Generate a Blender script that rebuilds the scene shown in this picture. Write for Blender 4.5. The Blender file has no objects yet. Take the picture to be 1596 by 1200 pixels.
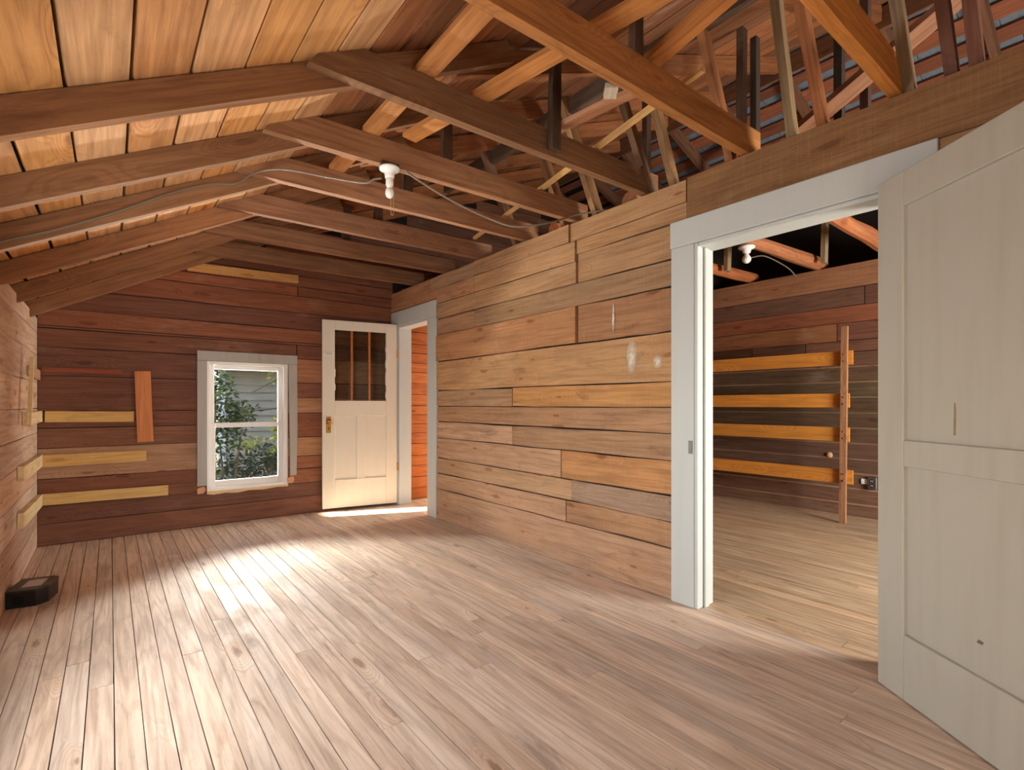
import bpy, math, random
from mathutils import Vector, Matrix
random.seed(7)
sc = bpy.context.scene
COL = sc.collection

# ------------------------------------------------------------------ camera
cam_d = bpy.data.cameras.new('camera'); cam = bpy.data.objects.new('camera', cam_d); COL.objects.link(cam)
cam_d.sensor_width = 36.0; cam_d.lens = 18.0; cam_d.shift_y = 30/1596; cam_d.clip_start = .02
YAW = math.atan(626/798)
cam.location = (0, 0, 1.12); cam.rotation_euler = (math.pi/2, 0, -YAW)
sc.camera = cam

# ------------------------------------------------------------------ world, sun, window daylight and added lamps, exposure
w = bpy.data.worlds.new('sky'); sc.world = w; w.use_nodes = True
wn = w.node_tree.nodes; wl = w.node_tree.links
bg = wn['Background']
sky = wn.new('ShaderNodeTexSky'); sky.sky_type = 'NISHITA'; sky.sun_disc = False
sky.sun_elevation = math.radians(32); sky.sun_rotation = math.radians(110)
wl.new(sky.outputs[0], bg.inputs[0]); bg.inputs[1].default_value = 0.16

def sun(name, direction, strength, col, angle=.6):
    d = bpy.data.lights.new(name, 'SUN'); d.energy = strength; d.color = col; d.angle = math.radians(angle)
    o = bpy.data.objects.new(name, d); COL.objects.link(o)
    o.rotation_euler = Vector(direction).to_track_quat('-Z', 'Y').to_euler(); o.location = (8, 0, 6)
EL = math.radians(22)
sun('sun', (-math.cos(EL)*.93, math.cos(EL)*.36, -math.sin(EL)), 20, (1, .90, .74))

def area_lamp(name, loc, direction, sx, sy, watts, col):
    d = bpy.data.lights.new(name, 'AREA'); d.shape = 'RECTANGLE'; d.size = sx; d.size_y = sy; d.energy = watts; d.color = col
    o = bpy.data.objects.new(name, d); COL.objects.link(o); o.location = loc
    o.rotation_euler = Vector(direction).to_track_quat('-Z', 'Y').to_euler()
area_lamp('added_left_fill', (-.56, 2.15, .95), (1, 0, 0), 1.0, 1.0, 16, (.95, .98, 1))  # lamp in an added, unseen window, to light the partition
area_lamp('added_rear_fill', (.45, -1.36, 1.15), (0, 1, 0), 1.1, 1.0, 8, (1, .97, .92))  # fill lamp in an added window behind the camera
area_lamp('daylight_next_room', (4.1, -1.36, 1.2), (0, 1, 0), 1.3, 1.1, 70, (1, .96, .9))

area_lamp('daylight_back_window', (1.05, 6.15, 2.15), (0, -.80, -.60), 1.4, .9, 340, (1, .98, .94))
area_lamp('added_hall_fill', (5.70, 4.78, 1.3), (-1, 0, 0), .85, 1.1, 34, (1, .96, .88))  # lamp added in the unseen hall to brighten the left wall
area_lamp('added_ground_bounce', (1.05, 6.25, -.20), (0, -.75, .66), 1.6, .6, 400, (1, .94, .84))  # added lamp below the sill, stands in for ground bounce onto the joists
vs = sc.view_settings
vs.view_transform = 'Standard'; vs.look = 'None'; vs.gamma = 1; vs.use_curve_mapping = False; vs.exposure = 1.92
sc.cycles.max_bounces = 8; sc.cycles.diffuse_bounces = 5

# ------------------------------------------------------------------ colour and material helpers
def lin(c): return c/12.92 if c <= .04045 else ((c+.055)/1.055)**2.4
def rgb(r, g, b): return (lin(r/255), lin(g/255), lin(b/255), 1)
def mute(c, k=.4, to=(194, 156, 118)): return tuple(c[i]*(1-k)+to[i]*k for i in range(3))
def jit(c, v=.12, h=.04):
    k = 1+random.uniform(-v, v); t = random.uniform(-h, h)
    return (max(0, c[0]*k*(1+t)), max(0, c[1]*k), max(0, c[2]*k*(1-t)), 1)

def wood(name, rough=.75, kg=.45, ring=.35, fine=.35, knots=1.0, stain=.3, saw=0.0, bump=.35, ringf=9, spec=.3, wornrough=0.0, nails=0.0, coat=0.0):
    m = bpy.data.materials.new(name); m.use_nodes = True
    N = m.node_tree.nodes; L = m.node_tree.links; b = N['Principled BSDF']
    def new(t, **k):
        n = N.new(t)
        for a, v in k.items(): setattr(n, a, v)
        return n
    def val(sock, v):
        if hasattr(v, 'outputs'): L.new(v.outputs[0], sock)
        elif hasattr(v, 'is_output'): L.new(v, sock)
        else: sock.default_value = v
    def mth(op, a, c=None, d=None, clamp=False):
        n = new('ShaderNodeMath', operation=op, use_clamp=clamp); val(n.inputs[0], a)
        if c is not None: val(n.inputs[1], c)
        if d is not None: val(n.inputs[2], d)
        return n
    def vm(op, a, c): n = new('ShaderNodeVectorMath', operation=op); val(n.inputs[0], a); val(n.inputs[1], c); return n
    def smooth(x, a, c):
        n = new('ShaderNodeMapRange', interpolation_type='SMOOTHSTEP'); val(n.inputs[0], x); n.inputs[1].default_value = a; n.inputs[2].default_value = c; return n
    def mix(bt, f, a, c):
        n = new('ShaderNodeMixRGB', blend_type=bt); val(n.inputs[0], f); val(n.inputs[1], a); val(n.inputs[2], c); return n
    def noise(v, det=3, rgh=.55, dist=0):
        n = new('ShaderNodeTexNoise'); L.new(v.outputs[0], n.inputs['Vector']); n.inputs['Scale'].default_value = 1; n.inputs['Detail'].default_value = det
        n.inputs['Roughness'].default_value = rgh; n.inputs['Distortion'].default_value = dist; return n
    tc = new('ShaderNodeTexCoord'); oi = new('ShaderNodeObjectInfo')
    cb = new('ShaderNodeCombineXYZ')
    for i, k in enumerate((37.3, 91.7, 13.1)): L.new(mth('MULTIPLY', oi.outputs['Random'], k).outputs[0], cb.inputs[i])
    v = vm('ADD', tc.outputs['Object'], cb)
    # knots
    vk = vm('MULTIPLY', v, (1.7, 6.0, 0.0))
    vo = new('ShaderNodeTexVoronoi'); vo.voronoi_dimensions = '2D'; L.new(vk.outputs[0], vo.inputs['Vector']); vo.inputs['Scale'].default_value = 1
    sep = new('ShaderNodeSeparateColor'); L.new(vo.outputs['Color'], sep.inputs[0])
    gate = smooth(sep.outputs[0], kg, kg+.08)
    vk2 = vm('MULTIPLY', v, (6, 6, 0))
    size = mth('MULTIPLY_ADD', sep.outputs[1], .10, .04)
    kn_ = noise(vm('MULTIPLY', v, (22, 48, 48)), 3, .6)
    kd = mth('DIVIDE', vo.outputs['Distance'], size)
    kd = mth('ADD', kd, mth('MULTIPLY', mth('SUBTRACT', kn_.outputs[0], .5), 1.3))
    kmask = mth('MULTIPLY', smooth(kd, 1.1, .45), gate)
    halo = mth('MULTIPLY', smooth(vo.outputs['Distance'], .42, .02), gate)
    # rings
    n1 = noise(vm('MULTIPLY', v, (.55, 7, 7)), 2, .5, .2)
    ph = mth('MULTIPLY_ADD', halo, .55, n1)
    s = mth('SINE', mth('MULTIPLY', ph, ringf*6.283))
    rg = smooth(s, -.2, 1.0)
    fn = noise(vm('MULTIPLY', v, (3.0, 75, 75)), 5, .68)
    st = noise(vm('MULTIPLY', v, (1.3, 4.0, 4.0)), 5, .6, .4)
    # colour
    base = oi.outputs['Color']
    dark = mix('MULTIPLY', 1.0, base, (.54, .46, .40, 1))
    c1 = mix('MIX', mth('MULTIPLY', rg, ring), base, dark)
    c2 = mix('MIX', mth('MULTIPLY', smooth(fn.outputs[0], .45, .64), fine), c1, dark)
    stm = mth('MULTIPLY', smooth(st.outputs[0], .42, .72), stain)
    grey = mix('MULTIPLY', 1.0, base, (.55, .56, .60, 1))
    c3 = mix('MIX', stm, c2, grey)
    st2 = noise(vm('MULTIPLY', v, (2.1, 5.0, 5.0)), 3, .6)
    light = mix('MIX', .5, base, (.75, .62, .48, 1))
    c4 = mix('MIX', mth('MULTIPLY', smooth(st2.outputs[0], .58, .8), stain*.6), c3, light)
    md = noise(vm('MULTIPLY', v, (1.6, 34, 34)), 5, .65, .3)
    c4 = mix('MULTIPLY', mth('MULTIPLY', smooth(md.outputs[0], .46, .62), .30+stain*.5), c4, (.66, .60, .55, 1))
    bl = noise(vm('MULTIPLY', v, (3.2, 9, 9)), 6, .7, .6)
    c4 = mix('MULTIPLY', mth('MULTIPLY', smooth(bl.outputs[0], .54, .74), .35+stain*.6), c4, (.50, .45, .42, 1))
    knotc = mix('MULTIPLY', 1.0, base, (.34, .22, .15, 1))
    c5 = mix('MIX', mth('MULTIPLY', kmask, .8*knots, None, True), c4, knotc)
    c6 = mix('MIX', mth('MULTIPLY', mth('SUBTRACT', halo, kmask, None, True), .35*knots), c5, mix('MULTIPLY', 1.0, base, (.9, .72, .55, 1)))
    last = c6
    if saw > 0:
        sw = noise(vm('MULTIPLY', v, (110, 5, 5)), 2, .5, .0)
        last = mix('MIX', mth('MULTIPLY', smooth(sw.outputs[0], .5, .7), saw), last, light)
    L.new(last.outputs[0], b.inputs['Base Color'])
    if wornrough:
        wr = noise(vm('MULTIPLY', v, (2.5, 6, 6)), 4, .6)
        r = mth('MULTIPLY_ADD', smooth(wr.outputs[0], .35, .65), wornrough, rough); L.new(r.outputs[0], b.inputs['Roughness'])
    else: b.inputs['Roughness'].default_value = rough
    b.inputs['Specular IOR Level'].default_value = spec
    hh = mth('ADD', mth('MULTIPLY', fn.outputs[0], .6), mth('MULTIPLY', rg, -.25))
    bp = new('ShaderNodeBump'); bp.inputs['Strength'].default_value = bump; bp.inputs['Distance'].default_value = .004
    L.new(hh.outputs[0], bp.inputs['Height']); L.new(bp.outputs[0], b.inputs['Normal'])
    return m

def paint(name, color, rough=.5, var=.10, streak=.0, spec=.4, scale=3.0, dirt=(.6, .52, .4, 1)):
    m = bpy.data.materials.new(name); m.use_nodes = True
    N = m.node_tree.nodes; L = m.node_tree.links; b = N['Principled BSDF']
    tc = N.new('ShaderNodeTexCoord'); mp = N.new('ShaderNodeMapping'); L.new(tc.outputs['Object'], mp.inputs[0])
    mp.inputs['Scale'].default_value = (scale*6, scale*6, scale*.6) if streak else (scale, scale, scale)
    n = N.new('ShaderNodeTexNoise'); n.inputs['Scale'].default_value = 1; n.inputs['Detail'].default_value = 6; L.new(mp.outputs[0], n.inputs['Vector'])
    r = N.new('ShaderNodeMapRange'); r.inputs[1].default_value = .48; r.inputs[2].default_value = .8; L.new(n.outputs[0], r.inputs[0])
    mu = N.new('ShaderNodeMath'); mu.operation = 'MULTIPLY'; mu.inputs[1].default_value = var*2.2; L.new(r.outputs[0], mu.inputs[0])
    mx = N.new('ShaderNodeMixRGB'); L.new(mu.outputs[0], mx.inputs[0]); mx.inputs[1].default_value = color
    mx.inputs[2].default_value = tuple(color[i]*dirt[i] for i in range(3))+(1,)
    L.new(mx.outputs[0], b.inputs['Base Color']); b.inputs['Roughness'].default_value = rough; b.inputs['Specular IOR Level'].default_value = spec
    bp = N.new('ShaderNodeBump'); bp.inputs['Strength'].default_value = .12; bp.inputs['Distance'].default_value = .002; L.new(n.outputs[0], bp.inputs['Height']); L.new(bp.outputs[0], b.inputs['Normal'])
    return m
def metal(name, color, rough=.4):
    m = paint(name, color, rough, .15, scale=20); m.node_tree.nodes['Principled BSDF'].inputs['Metallic'].default_value = .9; return m
def glass(name, tint=(.96, .98, .97, 1), gloss=.10):
    m = bpy.data.materials.new(name); m.use_nodes = True; N = m.node_tree.nodes; L = m.node_tree.links
    N.remove(N['Principled BSDF'])
    t = N.new('ShaderNodeBsdfTransparent'); t.inputs[0].default_value = tint
    g = N.new('ShaderNodeBsdfGlossy'); g.inputs['Roughness'].default_value = .02
    f = N.new('ShaderNodeFresnel'); f.inputs[0].default_value = 1.45
    mx = N.new('ShaderNodeMixShader'); L.new(f.outputs[0], mx.inputs[0]); L.new(t.outputs[0], mx.inputs[1]); L.new(g.outputs[0], mx.inputs[2])
    L.new(mx.outputs[0], N['Material Output'].inputs[0]); return m

M = dict(
    wall=wood('wood_wall_board', .8, .5, .22, .35, .8, .45, saw=.06, bump=.5),
    dark=wood('wood_dark_board', .7, 0.6, .30, .35, .7, .40, saw=0, bump=.45),
    beam=wood('wood_beam', .75, 0.6, .32, .45, .6, .35, saw=0, bump=.5),
    deck=wood('wood_roof_board', .75, 0.5, .40, .25, 1.0, .40, saw=0, bump=.45, ringf=7),
    floor=wood('wood_floor_board', .46, 0.8, .38, .30, .9, .50, bump=.22, spec=.5, wornrough=.25, ringf=11),
    clean=wood('wood_clean_strip', .6, 0.5, .20, .20, .6, .10, bump=.2),
    ply=wood('wood_plywood', .6, 0.5, .30, .20, .15, .12, bump=.15, ringf=5),
    hall=wood('wood_hall_board', .5, 0.5, .40, .25, .8, .20, bump=.3),
)
M['backing'] = paint('dark_backing', rgb(34, 24, 18), .95, .2)
M['felt'] = paint('roofing_felt', rgb(26, 25, 27), .95, .3)
M['white'] = paint('white_vinyl', rgb(238, 238, 234), .35, .03)
M['doorpaint'] = paint('door_paint', rgb(176, 173, 158), .5, .16, streak=1, dirt=(.78, .72, .6, 1))
M['doorpaint2'] = paint('cream_door_paint', rgb(228, 222, 205), .45, .10, streak=1, dirt=(.82, .75, .62, 1))
M['casing'] = paint('casing_paint', rgb(190, 195, 190), .45, .10, streak=1, dirt=(.8, .78, .7, 1))
M['greypaint'] = paint('grey_casing_paint', rgb(168, 165, 158), .55, .22, streak=1, dirt=(.72, .66, .58, 1))
M['brass'] = metal('worn_brass', rgb(170, 120, 60), .45)
M['steel'] = metal('dull_steel', rgb(120, 118, 115), .5)
M['porcelain'] = paint('porcelain', rgb(236, 234, 228), .2, .05)
M['bulb'] = paint('frosted_bulb', rgb(240, 236, 225), .15, .02)
M['blackplastic'] = paint('black_plastic', rgb(24, 25, 24), .4, .1)
M['hole'] = paint('black_hole', rgb(8, 8, 8), .8, .1)
M['paper'] = paint('paper_label', rgb(205, 205, 212), .6, .25, scale=14, dirt=(.5, .5, .6, 1))
M['cable'] = paint('grey_cable', rgb(116, 104, 86), .5, .15)
M['glass'] = glass('window_glass')
M['glassdoor'] = glass('door_glass', (.86, .88, .84, 1))
M['siding'] = paint('outside_siding', rgb(168, 161, 147), .7, .15, scale=2)
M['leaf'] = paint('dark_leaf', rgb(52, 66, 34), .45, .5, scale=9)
M['leaf_sunpaint'] = paint('sun_painted_leaf', rgb(150, 158, 60), .45, .4, scale=9)  # paler copy of the leaf, sunlight put into its colour
M['bark'] = paint('bark', rgb(80, 66, 52), .9, .3, scale=20)
M['soil'] = paint('ground_soil', rgb(82, 74, 52), .95, .4, scale=5)
M['shingle'] = paint('grey_shingle', rgb(104, 112, 120), .85, .4, scale=24, dirt=(.5, .5, .52, 1))
M['whitepaint'] = paint('white_outside_paint', rgb(235, 235, 230), .6, .05)
M['string'] = paint('pull_string', rgb(190, 160, 110), .8, .1)
M['web'] = paint('cobweb', rgb(120, 112, 104), .9, .1)

# ------------------------------------------------------------------ mesh helpers
def meshobj(name, verts, faces, mat, parent=None, loc=None, color=None, smooth=False):
    me = bpy.data.meshes.new(name); me.from_pydata([tuple(v) for v in verts], [], faces); me.validate(); me.update()
    if mat is not None: me.materials.append(mat)
    if smooth:
        for p in me.polygons: p.use_smooth = True
    o = bpy.data.objects.new(name, me); COL.objects.link(o)
    if parent: o.parent = parent
    if loc is not None: o.location = loc
    if color: o.color = color
    return o
BOXF = [(0, 3, 2, 1), (4, 5, 6, 7), (0, 1, 5, 4), (1, 2, 6, 5), (2, 3, 7, 6), (3, 0, 4, 7)]
class MB:
    def __init__(s): s.v = []; s.f = []
    def box(s, a, b):
        x0, y0, z0 = [min(a[i], b[i]) for i in range(3)]; x1, y1, z1 = [max(a[i], b[i]) for i in range(3)]; k = len(s.v)
        s.v += [(x0, y0, z0), (x1, y0, z0), (x1, y1, z0), (x0, y1, z0), (x0, y0, z1), (x1, y0, z1), (x1, y1, z1), (x0, y1, z1)]
        s.f += [tuple(i+k for i in f) for f in BOXF]; return s
    def bev(s, a, b, c=.004):
        """box with all 12 edges chamfered"""
        x0, y0, z0 = [min(a[i], b[i]) for i in range(3)]; x1, y1, z1 = [max(a[i], b[i]) for i in range(3)]
        c = min(c, (x1-x0)*.45, (y1-y0)*.45, (z1-z0)*.45)
        import itertools
        k = len(s.v); idx = {}
        for sx, sy, sz in itertools.product((0, 1), repeat=3):
            X = (x0, x1)[sx]; Y = (y0, y1)[sy]; Z = (z0, z1)[sz]; dx = c if not sx else -c; dy = c if not sy else -c; dz = c if not sz else -c
            for ax in range(3):
                p = [X+dx, Y+dy, Z+dz]; p[ax] = (X, Y, Z)[ax]; idx[(sx, sy, sz, ax)] = len(s.v); s.v.append(tuple(p))
        def q(l): s.f.append(tuple(l))
        for ax in range(3):
            o1, o2 = [(1, 2), (2, 0), (0, 1)][ax]
            for sd in (0, 1):
                l = []
                for e1, e2 in ((0, 0), (1, 0), (1, 1), (0, 1)):
                    t = [0, 0, 0]; t[ax] = sd; t[o1] = e1; t[o2] = e2; l.append(idx[tuple(t)+(ax,)])
                q(l if sd else l[::-1])
        for ax in range(3):
            o1, o2 = [(1, 2), (2, 0), (0, 1)][ax]
            for e1 in (0, 1):
                for e2 in (0, 1):
                    t0 = [0, 0, 0]; t0[o1] = e1; t0[o2] = e2; t1 = list(t0); t1[ax] = 1
                    l = [idx[tuple(t0)+(o1,)], idx[tuple(t1)+(o1,)], idx[tuple(t1)+(o2,)], idx[tuple(t0)+(o2,)]]
                    q(l if e1 != e2 else l[::-1])
        for sx, sy, sz in itertools.product((0, 1), repeat=3):
            l = [idx[(sx, sy, sz, a)] for a in range(3)]; q(l if (sx+sy+sz) % 2 else l[::-1])
        return s
    def prism(s, poly, axis, a, b):
        """poly: 2D outline; axis 'x' -> (y,z), 'y' -> (x,z), 'z' -> (x,y)"""
        k = len(s.v); n = len(poly)
        def P(p, t): return {'x': (t, p[0], p[1]), 'y': (p[0], t, p[1]), 'z': (p[0], p[1], t)}[axis]
        s.v += [P(p, a) for p in poly]+[P(p, b) for p in poly]
        s.f.append(tuple(range(k+n-1, k-1, -1))); s.f.append(tuple(range(k+n, k+2*n)))
        for i in range(n): j = (i+1) % n; s.f.append((k+i, k+j, k+n+j, k+n+i))
        return s
    def lathe(s, prof, c, n=20, ax=Vector((0, 0, 1))):
        ax = Vector(ax).normalized(); u = ax.orthogonal().normalized(); w_ = ax.cross(u); c = Vector(c); k = len(s.v); m = len(prof)
        for r, z in prof:
            for i in range(n):
                a = 2*math.pi*i/n; s.v.append(tuple(c+ax*z+(u*math.cos(a)+w_*math.sin(a))*r))
        for j in range(m-1):
            for i in range(n): s.f.append((k+j*n+i, k+j*n+(i+1) % n, k+(j+1)*n+(i+1) % n, k+(j+1)*n+i))
        s.f.append(tuple(k+i for i in range(n))[::-1]); s.f.append(tuple(k+(m-1)*n+i for i in range(n))); return s
    def tube(s, pts, r, n=8):
        pts = [Vector(p) for p in pts]; k = len(s.v); up = Vector((0, 0, 1))
        for i, p in enumerate(pts):
            t = (pts[min(i+1, len(pts)-1)]-pts[max(i-1, 0)]).normalized()
            u = t.cross(up); u = u.normalized() if u.length > 1e-3 else Vector((1, 0, 0)); v2 = u.cross(t)
            rr = r(i/(len(pts)-1)) if callable(r) else r
            for j in range(n):
                a = 2*math.pi*j/n; s.v.append(tuple(p+(u*math.cos(a)+v2*math.sin(a))*rr))
        for i in range(len(pts)-1):
            for j in range(n): s.f.append((k+i*n+j, k+i*n+(j+1) % n, k+(i+1)*n+(j+1) % n, k+(i+1)*n+j))
        s.f.append(tuple(k+j for j in range(n))[::-1]); s.f.append(tuple(k+(len(pts)-1)*n+j for j in range(n))); return s
    def build(s, name, mat, parent=None, loc=None, smooth=False, color=None): return meshobj(name, s.v, s.f, mat, parent, loc, color, smooth)

def spline(pts, n=8):
    P = [Vector(p) for p in pts]; P = [P[0]*2-P[1]]+P+[P[-1]*2-P[-2]]; out = []
    for i in range(1, len(P)-2):
        for k in range(n):
            t = k/n; a, b_, c, d = P[i-1], P[i], P[i+1], P[i+2]
            out.append(.5*((2*b_)+(-a+c)*t+(2*a-5*b_+4*c-d)*t*t+(-a+3*b_-3*c+d)*t**3))
    out.append(P[-2]); return out

def empty(name, loc=(0, 0, 0)):
    o = bpy.data.objects.new(name, None); COL.objects.link(o); o.location = loc; o.empty_display_size = .1; return o
def tag(o, label, cat, group=None):
    o['label'] = label; o['category'] = cat
    if group: o['group'] = group
    return o
def structure(o, label=None):
    o['kind'] = 'structure'
    if label: o['label'] = label
    return o

def plank(name, parent, c, ux, uy, L, W, T, col, mat, wob=.0015, n=4, ends=(0, 0)):
    """one board: centre c, long axis ux, width axis uy, thickness axis ux x uy; ends skew the two end cuts"""
    ux = Vector(ux).normalized(); uy = Vector(uy).normalized(); uz = ux.cross(uy)
    V = []; F = []
    wy = random.uniform(-1, 1)*wob
    for i in range(n+1):
        t = i/n; x = -L/2+L*t
        a = random.uniform(-1, 1)*wob; b = random.uniform(-1, 1)*wob; z = random.uniform(-.5, .5)*wob
        for (yy, zz) in ((-W/2+a, -T/2), (W/2+b, -T/2), (W/2+b, T/2+z), (-W/2+a, T/2+z)):
            sk = (ends[0]*(1-t)+ends[1]*t)*(yy/W)
            V.append((x+sk if i in (0, n) else x, yy, zz))
    for i in range(n):
        k = i*4
        for j in range(4): F.append((k+j, k+(j+1) % 4, k+4+(j+1) % 4, k+4+j)[::-1])
    F.append((0, 1, 2, 3)); F.append((n*4+3, n*4+2, n*4+1, n*4))
    o = meshobj(name, V, F, mat, None, None, col)
    R = Matrix((ux, uy, uz)).transposed().to_4x4(); mw = Matrix.Translation(Vector(c)) @ R
    if parent is not None:
        o.parent = parent; mw = Matrix.Translation(-Vector(parent.location)) @ mw
    o.matrix_local = mw
    return o
def beam(name, p0, p1, wdt, hgt, col, mat=None, up=(0, 0, 1), parent=None, wob=.002, n=5, ends=(0, 0)):
    """squared timber from p0 to p1 (centre line); hgt along 'up'"""
    if mat is None: col = (col[0]*1.12, col[1]*1.32, col[2]*1.30, 1)
    p0 = Vector(p0); p1 = Vector(p1); ux = (p1-p0).normalized(); side = Vector(up).cross(ux).normalized(); uy = ux.cross(side)
    return plank(name, parent, (p0+p1)/2, ux, uy, (p1-p0).length, hgt, wdt, col, mat or M['beam'], wob, n, ends)

# ------------------------------------------------------------------ main dimensions
XL, XR, XR2, XF = -.451, 2.545, 2.655, 5.745      # left wall face, partition faces, far wall face
YB, YR = 5.45, -1.25                               # back wall face, rear wall face
M1, M2, XBRK, XRIDGE = .525, .40, 1.487, 4.5
def deck_z(x):
    if x < XBRK: return 2.0937+M1*x
    if x < XRIDGE: return 2.2796+M2*x
    return 2.2796+M2*XRIDGE-M2*(x-XRIDGE)

# ------------------------------------------------------------------ floor
fl = structure(MB().box((XL-.12, YR-.1, -.09), (XF+.1, YB+.1, -.022)).build('floor', M['backing']))
PW = .0803; x = XL-.02; row = 0
nb = 0
while x < XF:
    y = YR+.0; first = True
    while y < YB:
        Lb = random.uniform(1.5, 4.6) if not first else random.uniform(.8, 4.2); first = False
        if YB-(y+Lb) < .5: Lb = YB-y
        near_left = x < 1.2
        if x < XR: c = rgb(216, 194, 172)
        else: c = rgb(204, 176, 142)
        c = jit(c, .10, .03)
        gap = .0035 if near_left else .0022
        plank('floor_board', fl, (x+PW/2, y+Lb/2, -.011+random.uniform(-.0008, .0008)), (0, 1, 0), (-1, 0, 0), Lb-.002, PW-gap, .022, c, M['floor'], wob=.0006, n=5)
        nb += 1; y += Lb
    x += PW; row += 1

# ------------------------------------------------------------------ wall backings
def grid_wall(mb, axis, t0, t1, a0, a1, z0, z1, holes):
    A = sorted({a0, a1, *[h[0] for h in holes], *[h[1] for h in holes]}); Z = sorted({z0, z1, *[h[2] for h in holes], *[h[3] for h in holes]})
    for i in range(len(A)-1):
        for j in range(len(Z)-1):
            ca, cz = (A[i]+A[i+1])/2, (Z[j]+Z[j+1])/2
            if any(h[0] < ca < h[1] and h[2] < cz < h[3] for h in holes): continue
            if axis == 'x': mb.box((t0, A[i], Z[j]), (t1, A[i+1], Z[j+1]))
            else: mb.box((A[i], t0, Z[j]), (A[i+1], t1, Z[j+1]))
    return mb
W1 = (.70, 1.405, .315, 1.52)                     # back window (x0,x1,z0,z1)
D1 = (.70, 1.585, -.02, 2.0)                       # near doorway (y0,y1,z0,z1)
D2 = (4.591, 5.263, -.02, 1.98)                    # far doorway
def gable(mb, t0, t1, zlow):
    xa, xb = XL-.1, 6.9
    pts = [(xa, zlow), (xb, zlow), (xb, deck_z(xb)), (XRIDGE, deck_z(XRIDGE)), (XBRK, deck_z(XBRK)), (xa, deck_z(xa))]
    return mb.prism(pts, 'y', t0, t1)
mb = MB(); grid_wall(mb, 'y', YB+.02, YB+.14, XL-.1, 6.9, -.09, 1.60, [W1]); gable(mb, YB+.02, YB+.14, 1.60)
wall_back = structure(mb.build('wall_back', M['backing']), 'dark horizontally boarded end wall around the small white window')
mb = MB(); grid_wall(mb, 'x', XR+.0, XR2, YR, YB+.02, -.02, 2.34, [D1, D2])
wall_right = structure(mb.build('wall_right', M['backing']), 'tan rough board partition wall between the two doorways')
mb = MB(); grid_wall(mb, 'x', XL-.12, XL-.02, YR-.1, YB+.02, -.09, 1.80, [(1.65, 2.65, .45, 1.45)])
wall_left = structure(mb.build('wall_left', M['backing']), 'low pale board side wall under the rafters')
mb = MB(); grid_wall(mb, 'x', XF+.02, XF+.12, YR-.1, YB+.02, -.09, 2.45, [(3.53, 3.80, .70, 1.80), (4.36, 5.20, .70, 1.80)])  # the wider hall opening is added for its lamp
mb.box((XF+.02, 3.42, 2.45), (XF+.12, YB+.02, 3.58))  # added height that stops sun passing over the hall wall
wall_far = structure(mb.build('wall_far', M['backing']), 'dark board wall of the next room seen through the near doorway')
mb = MB(); grid_wall(mb, 'y', YR-.12, YR-.02, XL-.1, 6.9, -.09, 1.60, [(-.1, 1.0, .6, 1.6), (3.45, 4.75, .65, 1.6)]); gable(mb, YR-.12, YR-.02, 1.60)
wall_rear = structure(mb.build('wall_rear', M['dark'], color=rgb(130, 92, 66)))
added_outer_wall = structure(MB().box((6.3, YR-.1, -.09), (6.4, 3.28, 3.40)).prism([(XF+.12, 3.42), (XF+.12, 3.50), (6.3, 3.30), (6.3, 3.22)], 'z', -.09, 3.45).build('added_outer_wall', M['backing']))  # added to shut out sky light, shaped to clear the sunbeam
wall_hall = structure(MB().box((XR2, 3.42, -.02), (XF+.02, 3.52, 2.4)).build('wall_hall', M['dark'], color=rgb(120, 80, 50)))

structure(MB().box((XR2, 3.42, 2.37), (XF+.02, YB+.02, 2.40)).build('added_hall_ceiling', M['dark'], color=rgb(150, 96, 58)))  # added to keep the hall light out of the attic
# ------------------------------------------------------------------ boards of the right partition (z0, z1, [(y_from, y_to, colour)...])
TAN = (176, 134, 92); PALE = (190, 152, 112); GREY = (138, 112, 88); ORG = (184, 126, 70); BRN = (152, 106, 70); PINK = (184, 146, 116)
Y0, Y1 = 1.735, 4.412
rows = [
    (.004, .293, [(Y0, Y1, PINK)]),
    (.298, .445, [(Y0, 2.60, (168, 124, 86)), (2.60, Y1, PINK)]),
    (.450, .594, [(Y0, 2.54, (140, 118, 102)), (2.54, Y1, PALE)]),
    (.600, .792, [(Y0, 2.65, ORG), (2.65, Y1, PINK)]),
    (.797, .948, [(Y0, 3.215, (142, 112, 84)), (3.215, Y1, (200, 164, 132))]),
    (.953, 1.098, [(Y0, Y1, (158, 118, 84))]),
    (1.103, 1.249, [(Y0, 3.205, (186, 132, 68)), (3.215, Y1, (158, 126, 94))]),
    (1.254, 1.533, [(Y0, Y1, (190, 148, 98))]),
    (1.540, 1.792, [(Y0, 2.488, BRN), (2.497, Y1, (182, 122, 74))]),
    (1.798, 1.948, [(Y0, 3.75, (142, 112, 80)), (3.75, Y1, (154, 112, 80))]),
    (1.954, 2.149, [(Y0, 2.488, (160, 124, 84))]),
    (1.954, 2.098, [(2.494, Y1, (166, 130, 90))]),
    (2.153, 2.246, [(1.64, 2.50, (164, 122, 78))]),
    (2.104, 2.246, [(2.505, 3.75, TAN), (3.75, 4.405, (176, 124, 84))]),
    (2.250, 2.375, [(1.645, 2.56, (166, 126, 82)), (2.565, 3.75, (166, 124, 84)), (3.75, 4.55, (170, 130, 96)), (4.55, YB, (178, 120, 80))]),
    (2.160, 2.248, [(4.41, YB, (176, 118, 78))]),
]
for i, (z0, z1, segs) in enumerate(rows):
    for k, (a, b, c) in enumerate(segs):
        T = random.uniform(.017, .026)
        if i == 8 and k == 1: T = .034
        if i in (11, 13) or (i == 14 and k == 1): T = .030
        plank('wall_board', wall_right, (XR-T/2, (a+b)/2, (z0+z1)/2), (0, 1, 0), (0, 0, 1), b-a-.005, z1-z0-.003, T, jit(rgb(*mute(c)), .05, .02), M['wall'], wob=.0035, n=5)
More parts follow.
